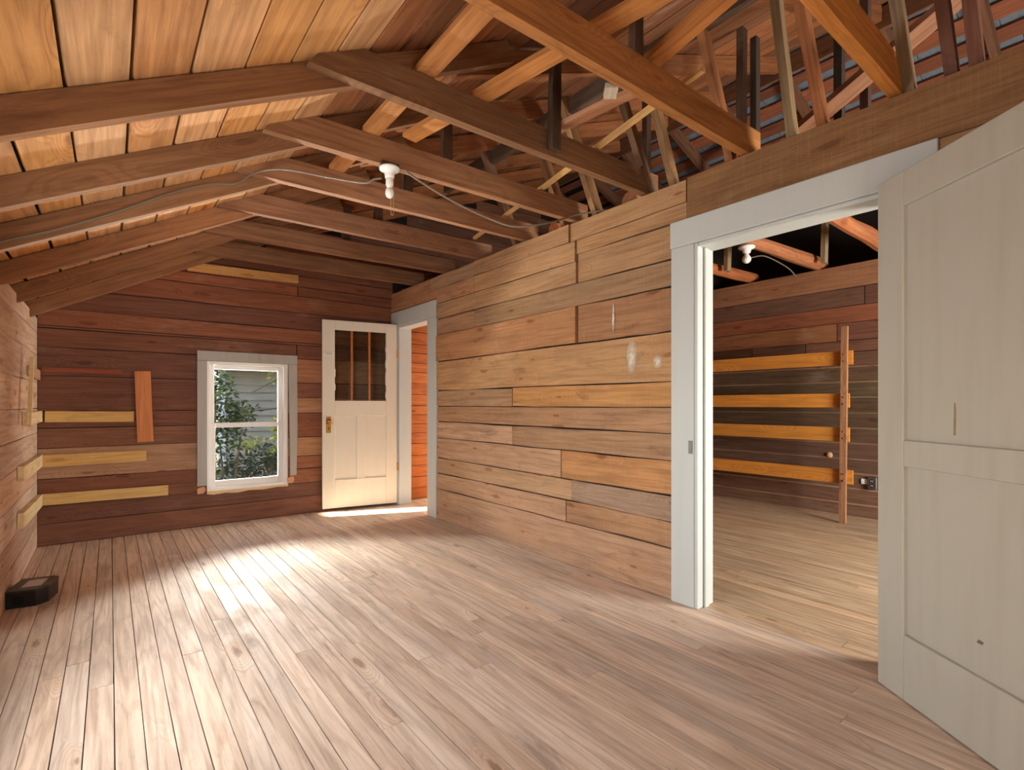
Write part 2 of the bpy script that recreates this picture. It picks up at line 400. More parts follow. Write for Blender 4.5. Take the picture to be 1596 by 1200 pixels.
# wide header board above the near doorway, and the boards hidden behind the open door
plank('wall_board', wall_right, (XR-.014, .40, 2.262), (0, 1, 0), (0, 0, 1), 2.47, .226, .028, rgb(142, 104, 66), M['wall'], wob=.003, n=5)
z = .004
for k in range(11):
    hgt = random.uniform(.15, .24); z1 = min(z+hgt, 2.146)
    if z >= 2.1: break
    plank('wall_board', wall_right, (XR-.011, (YR+.545)/2, (z+z1)/2), (0, 1, 0), (0, 0, 1), .545-YR-.01, z1-z-.004, .022, jit(rgb(*random.choice((TAN, GREY, BRN, ORG))), .08), M['wall']); z = z1
# chalky smears on two boards
sm = bpy.data.materials.new('chalk_smear'); sm.use_nodes = True
N = sm.node_tree.nodes; Lk = sm.node_tree.links; b_ = N['Principled BSDF']; b_.inputs['Base Color'].default_value = rgb(226, 214, 194); b_.inputs['Roughness'].default_value = .9
tc_ = N.new('ShaderNodeTexCoord'); gr_ = N.new('ShaderNodeTexGradient'); gr_.gradient_type = 'SPHERICAL'; mp_ = N.new('ShaderNodeMapping'); mp_.inputs['Location'].default_value = (0, -1, -1); mp_.inputs['Scale'].default_value = (0, 2, 2)
nz_ = N.new('ShaderNodeTexNoise'); nz_.inputs['Scale'].default_value = 45; nz_.inputs['Detail'].default_value = 6
mu_ = N.new('ShaderNodeMath'); mu_.operation = 'MULTIPLY'; mr_ = N.new('ShaderNodeMapRange'); mr_.inputs[1].default_value = .08; mr_.inputs[2].default_value = .42; mr_.inputs[4].default_value = .75
Lk.new(tc_.outputs['Generated'], mp_.inputs[0]); Lk.new(mp_.outputs[0], gr_.inputs[0]); Lk.new(tc_.outputs['Object'], nz_.inputs['Vector'])
Lk.new(gr_.outputs['Fac'], mu_.inputs[0]); Lk.new(nz_.outputs[0], mu_.inputs[1]); Lk.new(mu_.outputs[0], mr_.inputs[0]); Lk.new(mr_.outputs[0], b_.inputs['Alpha'])
for y_, z_, w_, h_ in ((2.02, 1.41, .10, .27), (1.83, 1.37, .08, .10), (2.165, 1.67, .03, .24)):
    o = MB().box((-.0006, -w_/2, -h_/2), (.0006, w_/2, h_/2)).build('chalk_smear', sm, wall_right); o.location = (XR-.0275, y_, z_)
# wall top plate
plank('top_plate', wall_right, ((XR+XR2)/2, (YR+YB)/2, 2.358), (0, 1, 0), (1, 0, 0), YB-YR-.02, .11, .034, rgb(150, 96, 58), M['beam'])

# ------------------------------------------------------------------ boards of the back wall
BK = [(104, 62, 44), (112, 66, 46), (96, 58, 42), (120, 72, 50), (108, 64, 42)]
def bboard(x0, x1, z0, z1, c, T=None, mat='dark', parent=None, ends=(0, 0)):
    T = T or random.uniform(.016, .024)
    return plank('wall_board', parent or wall_back, ((x0+x1)/2, YB+.021-T/2, (z0+z1)/2), (1, 0, 0), (0, 0, 1), x1-x0-.004, z1-z0-.003, T, jit(rgb(*mute([min(225, q*1.2) for q in c], .35, (122, 92, 72) if mat == 'dark' else (180, 104, 46))), .06, .02), M[mat], wob=.0022, n=5, ends=ends)
XE = XR2+1.2
left = [(.003, .172, (118, 74, 54)), (.175, .315, (98, 60, 44))]
for z0, z1, c in left: bboard(XL, XE if z1 < 0 else XR, z0, z1, c)
L_ = [(.315, .410, (120, 72, 50)), (.412, .526, (116, 66, 44)), (.528, .770, (168, 134, 104)), (.773, .928, (124, 82, 60)), (.931, 1.064, (98, 58, 42)),
      (1.067, 1.345, (104, 62, 46)), (1.348, 1.571, (96, 58, 44)), (1.574, 1.722, (108, 66, 48))]
for z0, z1, c in L_: bboard(XL, .70 if z0 < 1.5 else 1.49, z0, z1, c)
R_ = [(.318, .46, (140, 84, 52)), (.463, .59, (150, 92, 58)), (.593, .782, (176, 134, 92)), (.785, 1.028, (132, 78, 54)), (1.031, 1.184, (184, 142, 104)),
      (1.187, 1.336, (130, 80, 62)), (1.339, 1.581, (168, 116, 82)), (1.584, 1.722, (112, 66, 48))]
for z0, z1, c in R_: bboard(1.405 if z0 < 1.5 else 1.495, XR, z0, z1, c)
G_ = [(1.726, 1.742), (1.745, 1.882), (1.886, 2.048), (2.052, 2.216), (2.220, 2.318), (2.322, 2.428), (2.432, 2.56)]
GC = [(120, 74, 50), (128, 74, 48), (104, 62, 46), (132, 76, 48), (150, 84, 52), (128, 74, 48), (112, 66, 46)]
for (z0, z1), c in zip(G_, GC):
    xs = ((z0+z1)/2-2.0937)/M1+.012; e_ = ((z1-z0)/M1, 0)
    if xs < XL: xs = XL; e_ = (0, 0)
    if z0 == 2.220: bboard(xs, 1.50, z0, z1, c, ends=e_); bboard(1.505, XR, z0, z1, (120, 70, 46)); continue
    bboard(xs, XR, z0, z1, c, ends=e_)
z = 2.563
while z < 3.9:
    z1 = z+random.uniform(.13, .2)
    x0 = (z1-2.0937)/M1+.03 if z1 < deck_z(XBRK) else (z1-2.2796)/M2+.03
    x1 = XRIDGE+(deck_z(XRIDGE)-z1)/M2-.03
    if x1-x0 > .3: bboard(x0, x1, z, z1, random.choice(BK))
    z = z1+.004
# orange boards of the hall end, seen through the far doorway
z = .004
while z < 2.35:
    z1 = z+random.uniform(.10, .14)
    bboard(XR2+.005, XF, z, z1, random.choice([(178, 100, 44), (186, 110, 52), (166, 90, 38)]), .02, 'hall'); z = z1+.003

# ------------------------------------------------------------------ boards of the left knee wall
z = .004; LC = [(206, 174, 148), (198, 164, 138), (212, 182, 156), (190, 154, 128)]
for hgt in (.17, .16, .19, .20, .175, .19, .20, .22, .17, .12):
    z1 = z+hgt; y = YR
    segs = [(YR, 2.9), (2.9, YB)] if random.random() < .5 else [(YR, 3.3), (3.3, YB)]
    for a, b in segs:
        c = jit(rgb(*random.choice(LC)), .07)
        pieces = [(a, b)]
        if z1 > .45 and z < 1.45 and a < 1.65: pieces = [(a, 1.65), (2.65, b)]
        for p, q in pieces: plank('wall_board', wall_left, (XL-.02+.010, (p+q)/2, (z+z1)/2), (0, 1, 0), (0, 0, -1), q-p-.004, hgt-.004, .02, c, M['wall'], wob=.002, n=5)
    z = z1

# ------------------------------------------------------------------ far wall of the next room
def fboard(y0, y1, z0, z1, c, T=.02, mat='dark'):
    c = mute(c, .3, (128, 98, 76))
    return plank('wall_board', wall_far, (XF+.02-T/2, (y0+y1)/2, (z0+z1)/2), (0, 1, 0), (0, 0, 1), y1-y0-.004, z1-z0-.003, T, jit(rgb(*c), .06, .03), M[mat], wob=.002, n=5)
YE = 3.40
fboard(YR, YE, 2.272, 2.50, (176, 122, 84), .045, 'wall')
fboard(1.795, YE, 2.092, 2.268, (112, 78, 62)); fboard(YR, 1.79, 2.092, 2.268, (100, 66, 54))
fboard(YR, YE, 1.930, 2.089, (158, 88, 58)); fboard(2.035, YE, 1.752, 1.927, (170, 106, 62)); fboard(YR, 2.03, 1.752, 1.927, (120, 72, 56))
fboard(2.9, YE, 1.640, 1.749, (96, 66, 50)); fboard(2.33, 2.895, 1.640, 1.749, (104, 74, 56)); fboard(YR, 2.325, 1.640, 1.749, (118, 74, 56))
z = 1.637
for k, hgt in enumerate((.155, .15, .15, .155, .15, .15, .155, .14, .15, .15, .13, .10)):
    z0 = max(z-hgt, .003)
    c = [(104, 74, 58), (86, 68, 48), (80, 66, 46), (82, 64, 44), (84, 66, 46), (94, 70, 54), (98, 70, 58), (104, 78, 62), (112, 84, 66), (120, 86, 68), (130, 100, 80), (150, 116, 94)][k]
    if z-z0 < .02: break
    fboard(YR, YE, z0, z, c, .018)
    # rounded bead along the siding lap, light on its ridge put into the colour
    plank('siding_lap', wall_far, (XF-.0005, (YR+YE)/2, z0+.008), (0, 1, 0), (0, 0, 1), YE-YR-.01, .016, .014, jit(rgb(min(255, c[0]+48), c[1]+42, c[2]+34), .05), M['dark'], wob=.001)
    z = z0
z = .004                                           # hall side of the far wall, round the sunlit opening
while z < 2.4:
    z1 = min(z+.15, 2.42)
    if z1 < .70 or z > 1.80: fboard(3.53, YB, z, z1, (190, 120, 64))
    else: fboard(3.81, 4.35, z, z1, (190, 120, 64)); fboard(5.21, YB, z, z1, (190, 120, 64))
    z = z1

z = .004                                           # next-room side of the hall partition
while z < 2.36:
    z1 = min(z+random.uniform(.14, .2), 2.39)
    plank('wall_board', wall_hall, ((XR2+XF)/2, 3.42-.009, (z+z1)/2), (1, 0, 0), (0, 0, 1), XF-XR2-.01, z1-z-.004, .018, jit(rgb(*random.choice(((128, 92, 66), (112, 80, 58), (138, 98, 68)))), .06), M['dark'], wob=.002); z = z1

# ------------------------------------------------------------------ roof deck
ceiling = empty('ceiling'); structure(ceiling, 'rough orange board roof deck above the open rafters')
ya, yb = YR-.3, YB+.3
def slope_rows(xa, xb, slope, pitch_w, cols, mat, gapr, split=True, name='roof_board', T=.022):
    """boards along Y on a roof plane between plan positions xa..xb"""
    k = math.hypot(1, slope); x = xa; d = 1 if xb > xa else -1
    while (x-xb)*d < -.02:
        wv = pitch_w*random.uniform(.93, 1.07); x2 = x+wv/k*d
        if (x2-xb)*d > 0: x2 = xb
        gap = random.uniform(*gapr); W = abs(x2-x)*k-gap; xm = (x+x2)/2
        if W > .03:
            cuts = [ya, random.uniform(2.5, 4.2), yb] if split else [ya, yb]
            for i in range(len(cuts)-1):
                a, b = cuts[i], cuts[i+1]
                n_ = Vector((-slope, 0, 1)).normalized()
                c = Vector((xm, (a+b)/2, deck_z(xm)))+n_*(T/2+.002)
                plank(name, ceiling, c, (0, 1, 0), (-1, 0, -slope), b-a-.004, W, T, jit(rgb(*random.choice(cols)), .10, .04), mat, wob=.003, n=5)
        x = x2
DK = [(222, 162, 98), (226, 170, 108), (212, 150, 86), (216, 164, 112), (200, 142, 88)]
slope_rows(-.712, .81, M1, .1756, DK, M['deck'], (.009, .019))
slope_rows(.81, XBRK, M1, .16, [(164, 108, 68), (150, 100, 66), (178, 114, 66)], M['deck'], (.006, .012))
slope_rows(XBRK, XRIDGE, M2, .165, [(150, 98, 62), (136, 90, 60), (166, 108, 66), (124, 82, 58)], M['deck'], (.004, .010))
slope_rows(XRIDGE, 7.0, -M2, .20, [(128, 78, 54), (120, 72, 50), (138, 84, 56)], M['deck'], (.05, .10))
# shingles lying over the open slats of the far slope (undersides show in the gaps)
n_r = Vector((M2, 0, 1)).normalized(); kk = math.hypot(1, M2); x = XRIDGE+.02; shp = {}
while x < 6.5:
    y = YR+.6+random.uniform(0, .2)
    while y < 4.4:
        wv = random.choice((.18, .22, .26, .30)); xm = x+.10
        if wv not in shp:
            shp[wv] = MB().box((-.135, -wv/2+.002, -.004), (.135, wv/2-.002, .004))
            me0 = bpy.data.meshes.new('shingle'); me0.from_pydata(shp[wv].v, [], shp[wv].f); me0.materials.append(M['shingle']); shp[wv] = me0
        o = bpy.data.objects.new('shingle', shp[wv]); COL.objects.link(o); o.parent = ceiling
        c = Vector((xm, y+wv/2, deck_z(xm)))+n_r*(.032+random.uniform(0, .004))
        o.matrix_local = Matrix.Translation(c) @ Matrix.Rotation(math.atan(M2)-.025, 4, 'Y')
        y += wv
    x += .20
# roofing over everything
mb = MB()
for (xa, xb, off) in ((-1.0, XBRK, .03), (XBRK, XRIDGE, .03), (XRIDGE, 7.1, .06)):
    za, zb = deck_z(xa)+off, deck_z(xb-1e-6)+off
    if xa == XRIDGE: za = deck_z(XRIDGE)+.06
    mb.prism([(xa, za), (xb, zb), (xb, zb+.05), (xa, za+.05)], 'y', ya, yb)
mb.build('roofing', M['felt'], ceiling)

# ------------------------------------------------------------------ rafters and joists
JY = [.69, 1.315, 1.945, 2.535, 3.065, 3.69, 4.30, 4.94]
ordinal = ['nearest', 'second', 'third', 'fourth', 'fifth', 'sixth', 'seventh', 'eighth']
RCOL = (142, 92, 60)
raf_lab = {
    2: 'broad red-brown rafter crossing the upper left, first complete one from the camera',
    3: 'red-brown sloping rafter, second complete one down the left side of the roof',
    4: 'sloping rafter with the thin grey cable running along its side',
    5: 'sloping rafter next beyond the one with the cable, third from the end wall',
    6: 'dark sloping rafter second from the boarded end wall',
    7: 'short-looking sloping rafter closest to the boarded end wall',
    0: 'rafter above the near doorway, upper end by the top edge', 1: 'rafter by the top edge above the second joist from the camera'}
for i, jy in enumerate(JY):
    ry = jy+.047 if i != 1 else jy-.047
    n1 = Vector((-M1, 0, 1)).normalized()
    root = tag(empty('roof_rafter', (XL, ry, 1.72)), raf_lab[i], 'rafter', 'rafters of the near roof slope')
    dv = .051*math.hypot(1, M1)
    x0 = XL-.02; pa = Vector((x0, ry, deck_z(x0)-dv)); pb = Vector((XBRK+.05, ry, deck_z(XBRK)-dv+.05*M1))
    beam('lower_length', pa, pb, .045, .100, jit(rgb(*RCOL), .08), parent=root, ends=(.100*M1, -.0), wob=.0025)
    dv2 = .058*math.hypot(1, M2)
    pa = Vector((XBRK-.25, ry+.046, deck_z(XBRK)-.25*M2-dv2-.02)); pb = Vector((XRIDGE, ry+.046, deck_z(XRIDGE)-dv2))
    beam('upper_length', pa, pb, .045, .112, jit(rgb(150, 88, 52), .10), parent=root, wob=.003)
    pc = Vector((XRIDGE+.01, ry+.046, deck_z(XRIDGE)-dv2)); pd = Vector((6.95, ry+.046, deck_z(6.95)-dv2))
    beam('far_slope_rafter', pc, pd, .045, .112, jit(rgb(112, 70, 50), .08), wob=.003, parent=ceiling)
beam('ridge_board', (XRIDGE, YR, deck_z(XRIDGE)-.10), (XRIDGE, YB, deck_z(XRIDGE)-.10), .022, .16, rgb(120, 76, 52), parent=ceiling)

jlab = ['bright orange joist over the near doorway at the top edge, first from the camera',
        'long orange joist crossing the top centre, second joist from the camera',
        'brown joist carrying a tall dark upright post, third from the camera',
        'red-brown joist carrying the white lamp holder, fourth from the camera',
        'red-brown joist directly behind the bulb, fifth from the camera',
        'dark joist sixth from the camera, behind the joist that passes behind the bulb',
        'dark joist second from the boarded end wall',
        'thin-looking joist closest to the boarded end wall']
jx0 = [.50, .56, .62, .60, .59, .585, .585, .60]
joists = []
for i, jy in enumerate(JY):
    hgt = .135; za, zb = 2.366+hgt/2, 2.392+hgt/2-.004
    if i == 0: za = zb = 2.398+hgt/2
    col = jit(rgb(*[(196, 120, 56), (168, 104, 56), (126, 84, 56), (150, 98, 66), (148, 96, 66), (142, 92, 64), (138, 90, 62), (134, 88, 60)][i]), .04)
    o = beam('ceiling_joist', (jx0[i], jy, za), (XR2-.005, jy, zb), .046, hgt, col, ends=(.11, 0), wob=.0025, n=6)
    tag(o, jlab[i], 'joist', 'ceiling joists over the room'); joists.append(o)

# upright posts from joist to rafter
plab = {1: 'dark upright post rising from the second joist by the top edge', 2: 'tall dark weathered post standing on the third joist',
        3: 'short dark post on the lamp joist to the right of the lamp holder', 4: 'short dark post standing on the joist right behind the bulb',
        5: 'small dark post standing on the sixth joist left of the bulb'}
for i, (px_, wv, c) in {1: (1.72, .055, (92, 62, 46)), 2: (1.76, .058, (78, 56, 42)), 3: (1.535, .060, (92, 62, 46)), 4: (1.55, .07, (84, 56, 42)), 5: (1.62, .06, (84, 56, 42)), 6: (1.6, .06, (84, 56, 42))}.items():
    zt = deck_z(px_)-.10
    py_ = JY[i]+(-.044 if i == 2 else .047)
    b_ = tag(beam('roof_post', (px_, py_, 2.40 if i == 2 else 2.44), (px_+.01, py_, zt), .036, wv, rgb(*c), up=(1, 0, 0), wob=.003),
             plab.get(i, 'small dark post standing on the second joist from the end wall'), 'post', 'upright posts on the joists')
# slanting struts on top of the partition: (foot y, foot x, lean per metre of height, width, colour, top z, label)
def strut(y, x0, lx, wv, c, label, dy=0, z0=2.376, th=.04):
    # climb until the underside of the upper rafters
    x1, z1 = x0, z0
    while z1 < deck_z(x1)-.125 and z1 < 4.2: z1 += .01; x1 += lx*.01
    o = beam('roof_strut', (x0, y, z0), (x1, y+dy, z1), th, wv, rgb(*c), up=(1, 0, 0), wob=.003)
    return tag(o, label, 'strut', 'slanting struts on the partition top')
strut(2.36, 2.60, -.50, .075, (150, 104, 68), 'pale slanting strut between the third and fourth joists, foot on the partition')
strut(2.66, 2.60, -.52, .07, (140, 92, 60), 'broad brown strut meeting the partition just past the lamp joist')
strut(3.22, 2.60, -.50, .07, (120, 78, 54), 'slanting strut meeting the partition just past the joist behind the bulb')
strut(1.937, 2.62, -.57, .050, (120, 84, 60), 'thin greyish strut nearest the right end of the third joist')
strut(1.778, 2.62, -.45, .052, (146, 102, 66), 'light brown strut second to the right of the third joist end')
strut(1.42, 2.62, -.50, .06, (150, 90, 54), 'red-brown strut rising behind the right part of the second joist')
strut(1.116, 2.62, -.29, .05, (140, 108, 78), 'slim grey-tan strut rising above the left door casing corner')
strut(.976, 2.62, -.53, .055, (150, 86, 48), 'orange-edged strut above the middle of the near doorway')
strut(.649, 2.62, -.60, .046, (128, 98, 72), 'slim grey strut just to the right of the first joist end')
strut(.513, 2.62, -.70, .05, (104, 62, 48), 'dark red strut above the head casing, second from the top right corner')
strut(.44, 2.62, -.60, .05, (116, 70, 52), 'dark strut nearest the top right corner of the photo')
# darker uprights further inside the attic
for y, x0, c, lab in ((1.62, 3.25, (66, 50, 40), 'thin blackish upright deep in the roof space left of the slim grey-tan strut'), (1.12, 3.2, (62, 48, 40), 'thin blackish upright deep in the roof space left of the first joist'),
                      (1.55, 2.95, (86, 58, 44), 'dark brown upright deep in the roof behind the second joist'), (.98, 3.15, (84, 56, 44), 'dark brown upright deep in the roof beside the first joist'),
                      (2.35, 3.1, (80, 56, 44), 'dark upright deep in the roof space behind the thin greyish strut')):
    o = beam('attic_upright', (x0, y, 2.52), (x0, y, deck_z(x0)-.115), .04, .05, rgb(*c), up=(1, 0, 0), wob=.003)
    tag(o, lab, 'post', 'uprights deep in the roof space')
# diagonal braces running to the far slope in the top right corner
tag(beam('roof_brace', (3.0, 1.30, 2.60), (3.05, -.35, 3.42), .03, .13, rgb(128, 80, 54), up=(1, 0, 0)), 'wide diagonal brown brace across the slats in the top right corner', 'brace')
# purlin under the upper rafters and lengthwise members
tag(beam('roof_purlin', (2.32, YR, deck_z(2.32)-.185), (2.32, 3.9, deck_z(2.32)-.185), .045, .10, rgb(86, 60, 46)), 'dark lengthwise purlin under the upper rafters', 'beam')
tag(beam('lengthwise_board', (1.03, .60, 2.525), (1.06, 3.05, 2.522), .088, .024, rgb(190, 128, 72), M['deck']), 'pale lengthwise board lying across the joists, left of the other loose boards', 'board')
tag(beam('lengthwise_board', (1.56, .62, 2.527), (1.236, 2.45, 2.522), .085, .024, rgb(198, 132, 70), M['deck']), 'loose orange board with a bent nail, its sawn end hanging past the third joist', 'board')
tag(beam('lengthwise_board', (1.55, .25, 2.558), (1.80, 1.42, 2.552), .08, .03, rgb(196, 128, 66), M['deck']), 'orange board slanting up to the top edge from the second joist', 'board')
tag(beam('loose_stick', (1.965, 1.20, 2.533), (2.46, 3.66, 2.545), .026, .022, rgb(220, 174, 112), M['clean']), 'long thin pale stick lying slantwise over the joists', 'stick')
# splintered board
mb = MB(); pts = [(-.30, -.045), (-.12, -.055), (.10, -.05), (.22, -.02), (.27, -.045), (.31, .0), (.27, .03), (.30, .055), (.12, .05), (-.10, .045), (-.30, .04)]
mb.prism(pts, 'z', -.011, .011)
sp = mb.build('splintered_board', M['beam'], color=rgb(200, 146, 108)); sp.location = (1.87, 1.72, 2.56); sp.rotation_euler = (.25, .0, math.radians(-84))
tag(sp, 'splintered torn board with a ragged pale end above the third joist', 'board')
tag(beam('wood_block', (1.565, 1.352, 2.385), (1.605, 1.40, 2.378), .05, .022, rgb(200, 186, 164), M['clean']), 'small pale block fixed under the second joist', 'block')

# round pole joists of the next room
def pole(p0, p1, r, c, label):
    p0 = Vector(p0); p1 = Vector(p1); pts = [p0.lerp(p1, t/8)+Vector((0, random.uniform(-.008, .008), random.uniform(-.006, .006))) for t in range(9)]
    L0 = (p1-p0); rot = L0.to_track_quat('X', 'Z'); inv = rot.inverted()
    mb = MB().tube([inv @ (p-p0) for p in pts], lambda t: r*(1+.12*math.sin(t*9)), 9)
    o = mb.build('pole_joist', M['beam'], color=rgb(*c)); o.location = p0; o.rotation_mode = 'QUATERNION'; o.rotation_quaternion = rot
    return tag(o, label, 'joist', 'rough pole joists of the next room')
pole((XR2+.02, 2.17, 2.46), (XF+.10, 2.20, 2.57), .062, (178, 116, 76), 'rough pole joist carrying the bulb in the next room')
pole((XR2+.02, 2.90, 2.46), (XF+.10, 2.93, 2.57), .056, (186, 112, 66), 'rough pole joist left of the bulb in the next room')
pole((XR2+.02, 1.45, 2.47), (XF+.10, 1.62, 2.60), .062, (182, 114, 72), 'rough pole joist right of the bulb in the next room, beside the open door')
for y, x0, c, lab in ((2.12, 5.45, (150, 122, 92), 'pale stud standing on the bulb joist of the next room'), (2.86, 5.0, (150, 118, 86), 'pale stud behind the bulb of the next room')):
    tag(beam('attic_stud', (x0, y-.08, 2.49), (x0+.05, y-.09, deck_z(x0)-.03), .04, .075, rgb(*c), up=(1, 0, 0)), lab, 'stud')

# ------------------------------------------------------------------ doorway casings (trim)
def bboxes(parent, name, boxes, mat, bevel=.003, labels=None):
    out = []
    for i, (a, b) in enumerate(boxes):
        c = [(a[k]+b[k])/2 for k in range(3)]; o = MB().bev([a[k]-c[k] for k in range(3)], [b[k]-c[k] for k in range(3)], bevel).build(name[i] if isinstance(name, list) else name, mat, parent)
        o.location = Vector(c)-Vector(parent.location); out.append(o)
    return out
t1 = empty('trim_1', (XR, D1[1], 0)); structure(t1, 'grey-white wooden casing round the near doorway')
F_ = XR-.030
bboxes(t1, ['casing_leg', 'casing_leg', 'casing_head', 'jamb', 'jamb', 'jamb_head', 'door_stop', 'door_stop'], [
    ((F_, 1.592, 0), (XR, 1.738, 2.003)), ((F_, .548, 0), (XR, .694, 2.003)), ((F_-.004, .540, 2.004), (XR, 1.742, 2.150)),
    ((XR-.026, 1.572, 0), (XR2+.02, 1.592, 2.003)), ((XR-.026, .694, 0), (XR2+.02, .714, 2.003)), ((XR-.02, .714, 1.983), (XR2+.02, 1.572, 2.003)),
    ((XR+.03, 1.558, 0), (XR+.07, 1.572, 1.983)), ((XR+.03, .714, 0), (XR+.07, .728, 1.983))], M['casing'])
o = MB().bev((-.002, -.012, -.036), (.002, .012, .036), .001).build('strike_plate', M['steel'], t1); o.location = Vector((F_-.002, 1.612, .883))-t1.location
t2 = empty('trim_2', (XR, D2[0], 0)); structure(t2, 'white wooden casing round the far doorway in the corner')
bboxes(t2, ['casing_leg', 'casing_leg', 'casing_head', 'jamb', 'jamb', 'jamb_head'], [
    ((F_, 4.418, 0), (XR, 4.585, 1.985)), ((F_, 5.270, 0), (XR, 5.425, 1.985)), ((F_-.004, 4.412, 1.986), (XR, 5.428, 2.150)),
    ((XR-.026, 4.585, 0), (XR2+.02, 4.603, 1.985)), ((XR-.02, 5.252, 0), (XR2+.02, 5.270, 1.985)), ((XR-.02, 4.603, 1.967), (XR2+.02, 5.252, 1.985))], M['casing'])

# ------------------------------------------------------------------ doors: local x from hinge along the leaf, y = depth (face at y=0, back at +), z up
def door_root(name, hinge, direction, face_normal, label):
    r = empty(name, (hinge[0], hinge[1], 0)); d = Vector((direction[0], direction[1], 0)).normalized(); n = Vector((face_normal[0], face_normal[1], 0))
    yv = Vector((-d.y, d.x, 0))
    flip = 1 if yv.dot(n) < 0 else -1        # local +y must point away from the visible face
    r.rotation_euler = (0, 0, math.atan2(d.y, d.x)); structure(r, label); return r, flip
def dparts(r, flip, items, mat, T=.036, bevel=.003):
    for nm, x0, x1, z0, z1, y0, y1 in items:
        a = (x0, y0*flip, z0); b = (x1, y1*flip, z1); c = [(a[k]+b[k])/2 for k in range(3)]
        o = MB().bev([a[k]-c[k] for k in range(3)], [b[k]-c[k] for k in range(3)], bevel).build(nm, mat, r); o.location = c
T = .036
r1, f1 = door_root('door_1', (2.425, .712), (-.60, -.80), (-.80, .60), 'big pale green-grey two-panel door swung open at the right edge')
dparts(r1, f1, [('stile', .0, .130, .006, 2.0, 0, T), ('stile', .67, .80, .006, 2.0, 0, T), ('top_rail', .130, .67, 1.868, 2.0, .001, T), ('lock_rail', .130, .67, .885, .985, .001, T),
                ('bottom_rail', .130, .67, .006, .252, .001, T)], M['doorpaint'])
dparts(r1, f1, [('panel', .128, .672, .983, 1.870, .018, .027), ('panel', .128, .672, .250, .887, .018, .027)], M['doorpaint'], bevel=.001)
for nm_, x_, z_, hh_, ww_ in (('brown_stain', .33, 1.07, .11, .008), ('scuff', .42, .36, .012, .02)):
    o = MB().prism([(-ww_/2, -hh_/2), (ww_/2, -hh_/2+.01*hh_), (ww_*.7, hh_*.3), (ww_*.3, hh_/2), (-ww_*.2, hh_/2)], 'y', -.0004, .0004).build(nm_, paint(nm_, rgb(150, 126, 92) if nm_ == 'brown_stain' else rgb(110, 100, 88), .6, .4, scale=30), r1); o.location = (x_, f1*.0174, z_)
hx, hy = 2.505, 5.262
r2, f2 = door_root('door_2', (hx, hy), (-.770, .142), (-.18, -.98), 'cream half-glazed door standing open against the end wall')
W2 = .785
dparts(r2, f2, [('stile', 0, .120, .028, 2.005, 0, T), ('stile', W2-.125, W2, .028, 2.005, 0, T), ('top_rail', .120, W2-.125, 1.905, 2.005, .001, T), ('lock_rail', .120, W2-.125, .995, 1.158, .001, T),
                ('bottom_rail', .120, W2-.125, .028, .325, .001, T), ('mullion', .352, .437, .325, .995, .001, T)], M['doorpaint2'])
dparts(r2, f2, [('panel', .118, .354, .320, 1.0, .012, .024), ('panel', .435, W2-.123, .320, 1.0, .012, .024)], M['doorpaint2'], bevel=.001)
for x0, x1 in ((.120, .289), (.311, .474), (.496, W2-.125)):
    dparts(r2, f2, [('pane', x0-.002, x1+.002, 1.156, 1.907, .017, .021)], M['glassdoor'], bevel=.0005)
for x0 in (.289, .474):
    o = MB().bev((-.011, -.010, -.374), (.011, .010, .374), .003).build('muntin', M['clean'], r2, color=rgb(190, 112, 56)); o.location = (x0+.011, f2*.019, 1.531)
# flakes of old putty round the glass, lock plate, knob, hinges, cast tag
for (xx, zz, hh) in ((W2-.128, 1.45, .09), (W2-.128, 1.30, .07), (.123, 1.56, .10), (.123, 1.40, .16), (.123, 1.22, .08), (.123, 1.72, .06)):
    mb = MB().prism([(-.004, -hh/2), (.004, -hh/2+.01), (.006, 0), (.003, hh/2-.01), (-.004, hh/2)], 'y', -.003, .003)
    o = mb.build('putty_flake', M['white'], r2); o.location = (xx, f2*.006, zz)
o = MB().bev((-.024, -.002, -.085), (.024, .002, .085), .001).build('lock_plate', M['brass'], r2); o.location = (W2-.062, -f2*.002, .905)
kn = MB().lathe([(.010, 0), (.010, .028), (.026, .034), (.030, .046), (.024, .058), (.006, .062)], (0, 0, 0), 18, (0, -f2, 0)).build('knob', M['brass'], o, smooth=True); kn.location = (0, -f2*.002, .035)
kh = MB().prism([(-.004, -.02), (.004, -.02), (.004, .004), (-.004, .004)], 'y', -.0005, .0005).build('keyhole', M['hole'], o); kh.location = (0, -f2*.0027, -.03)
for zz in (1.68, .43):
    o = MB().lathe([(.008, -.045), (.008, .045)], (0, 0, 0), 10).build('hinge', M['brass'], r2); o.location = (-.006, -f2*.004, zz)
o = MB().bev((-.05, -.004, -.017), (.05, .004, .017), .003).build('cast_tag', M['white'], r2); o.location = (W2-.062, -f2*.004, 1.648)
for dx in (-.03, -.012, .006, .024):
    q = MB().prism([(-.005, -.011), (.004, -.011), (.007, .011), (-.002, .011)], 'y', -.0008, .0008).build('tag_slot', M['greypaint'], o); q.location = (dx*f2*-1, -f2*.0045, 0)

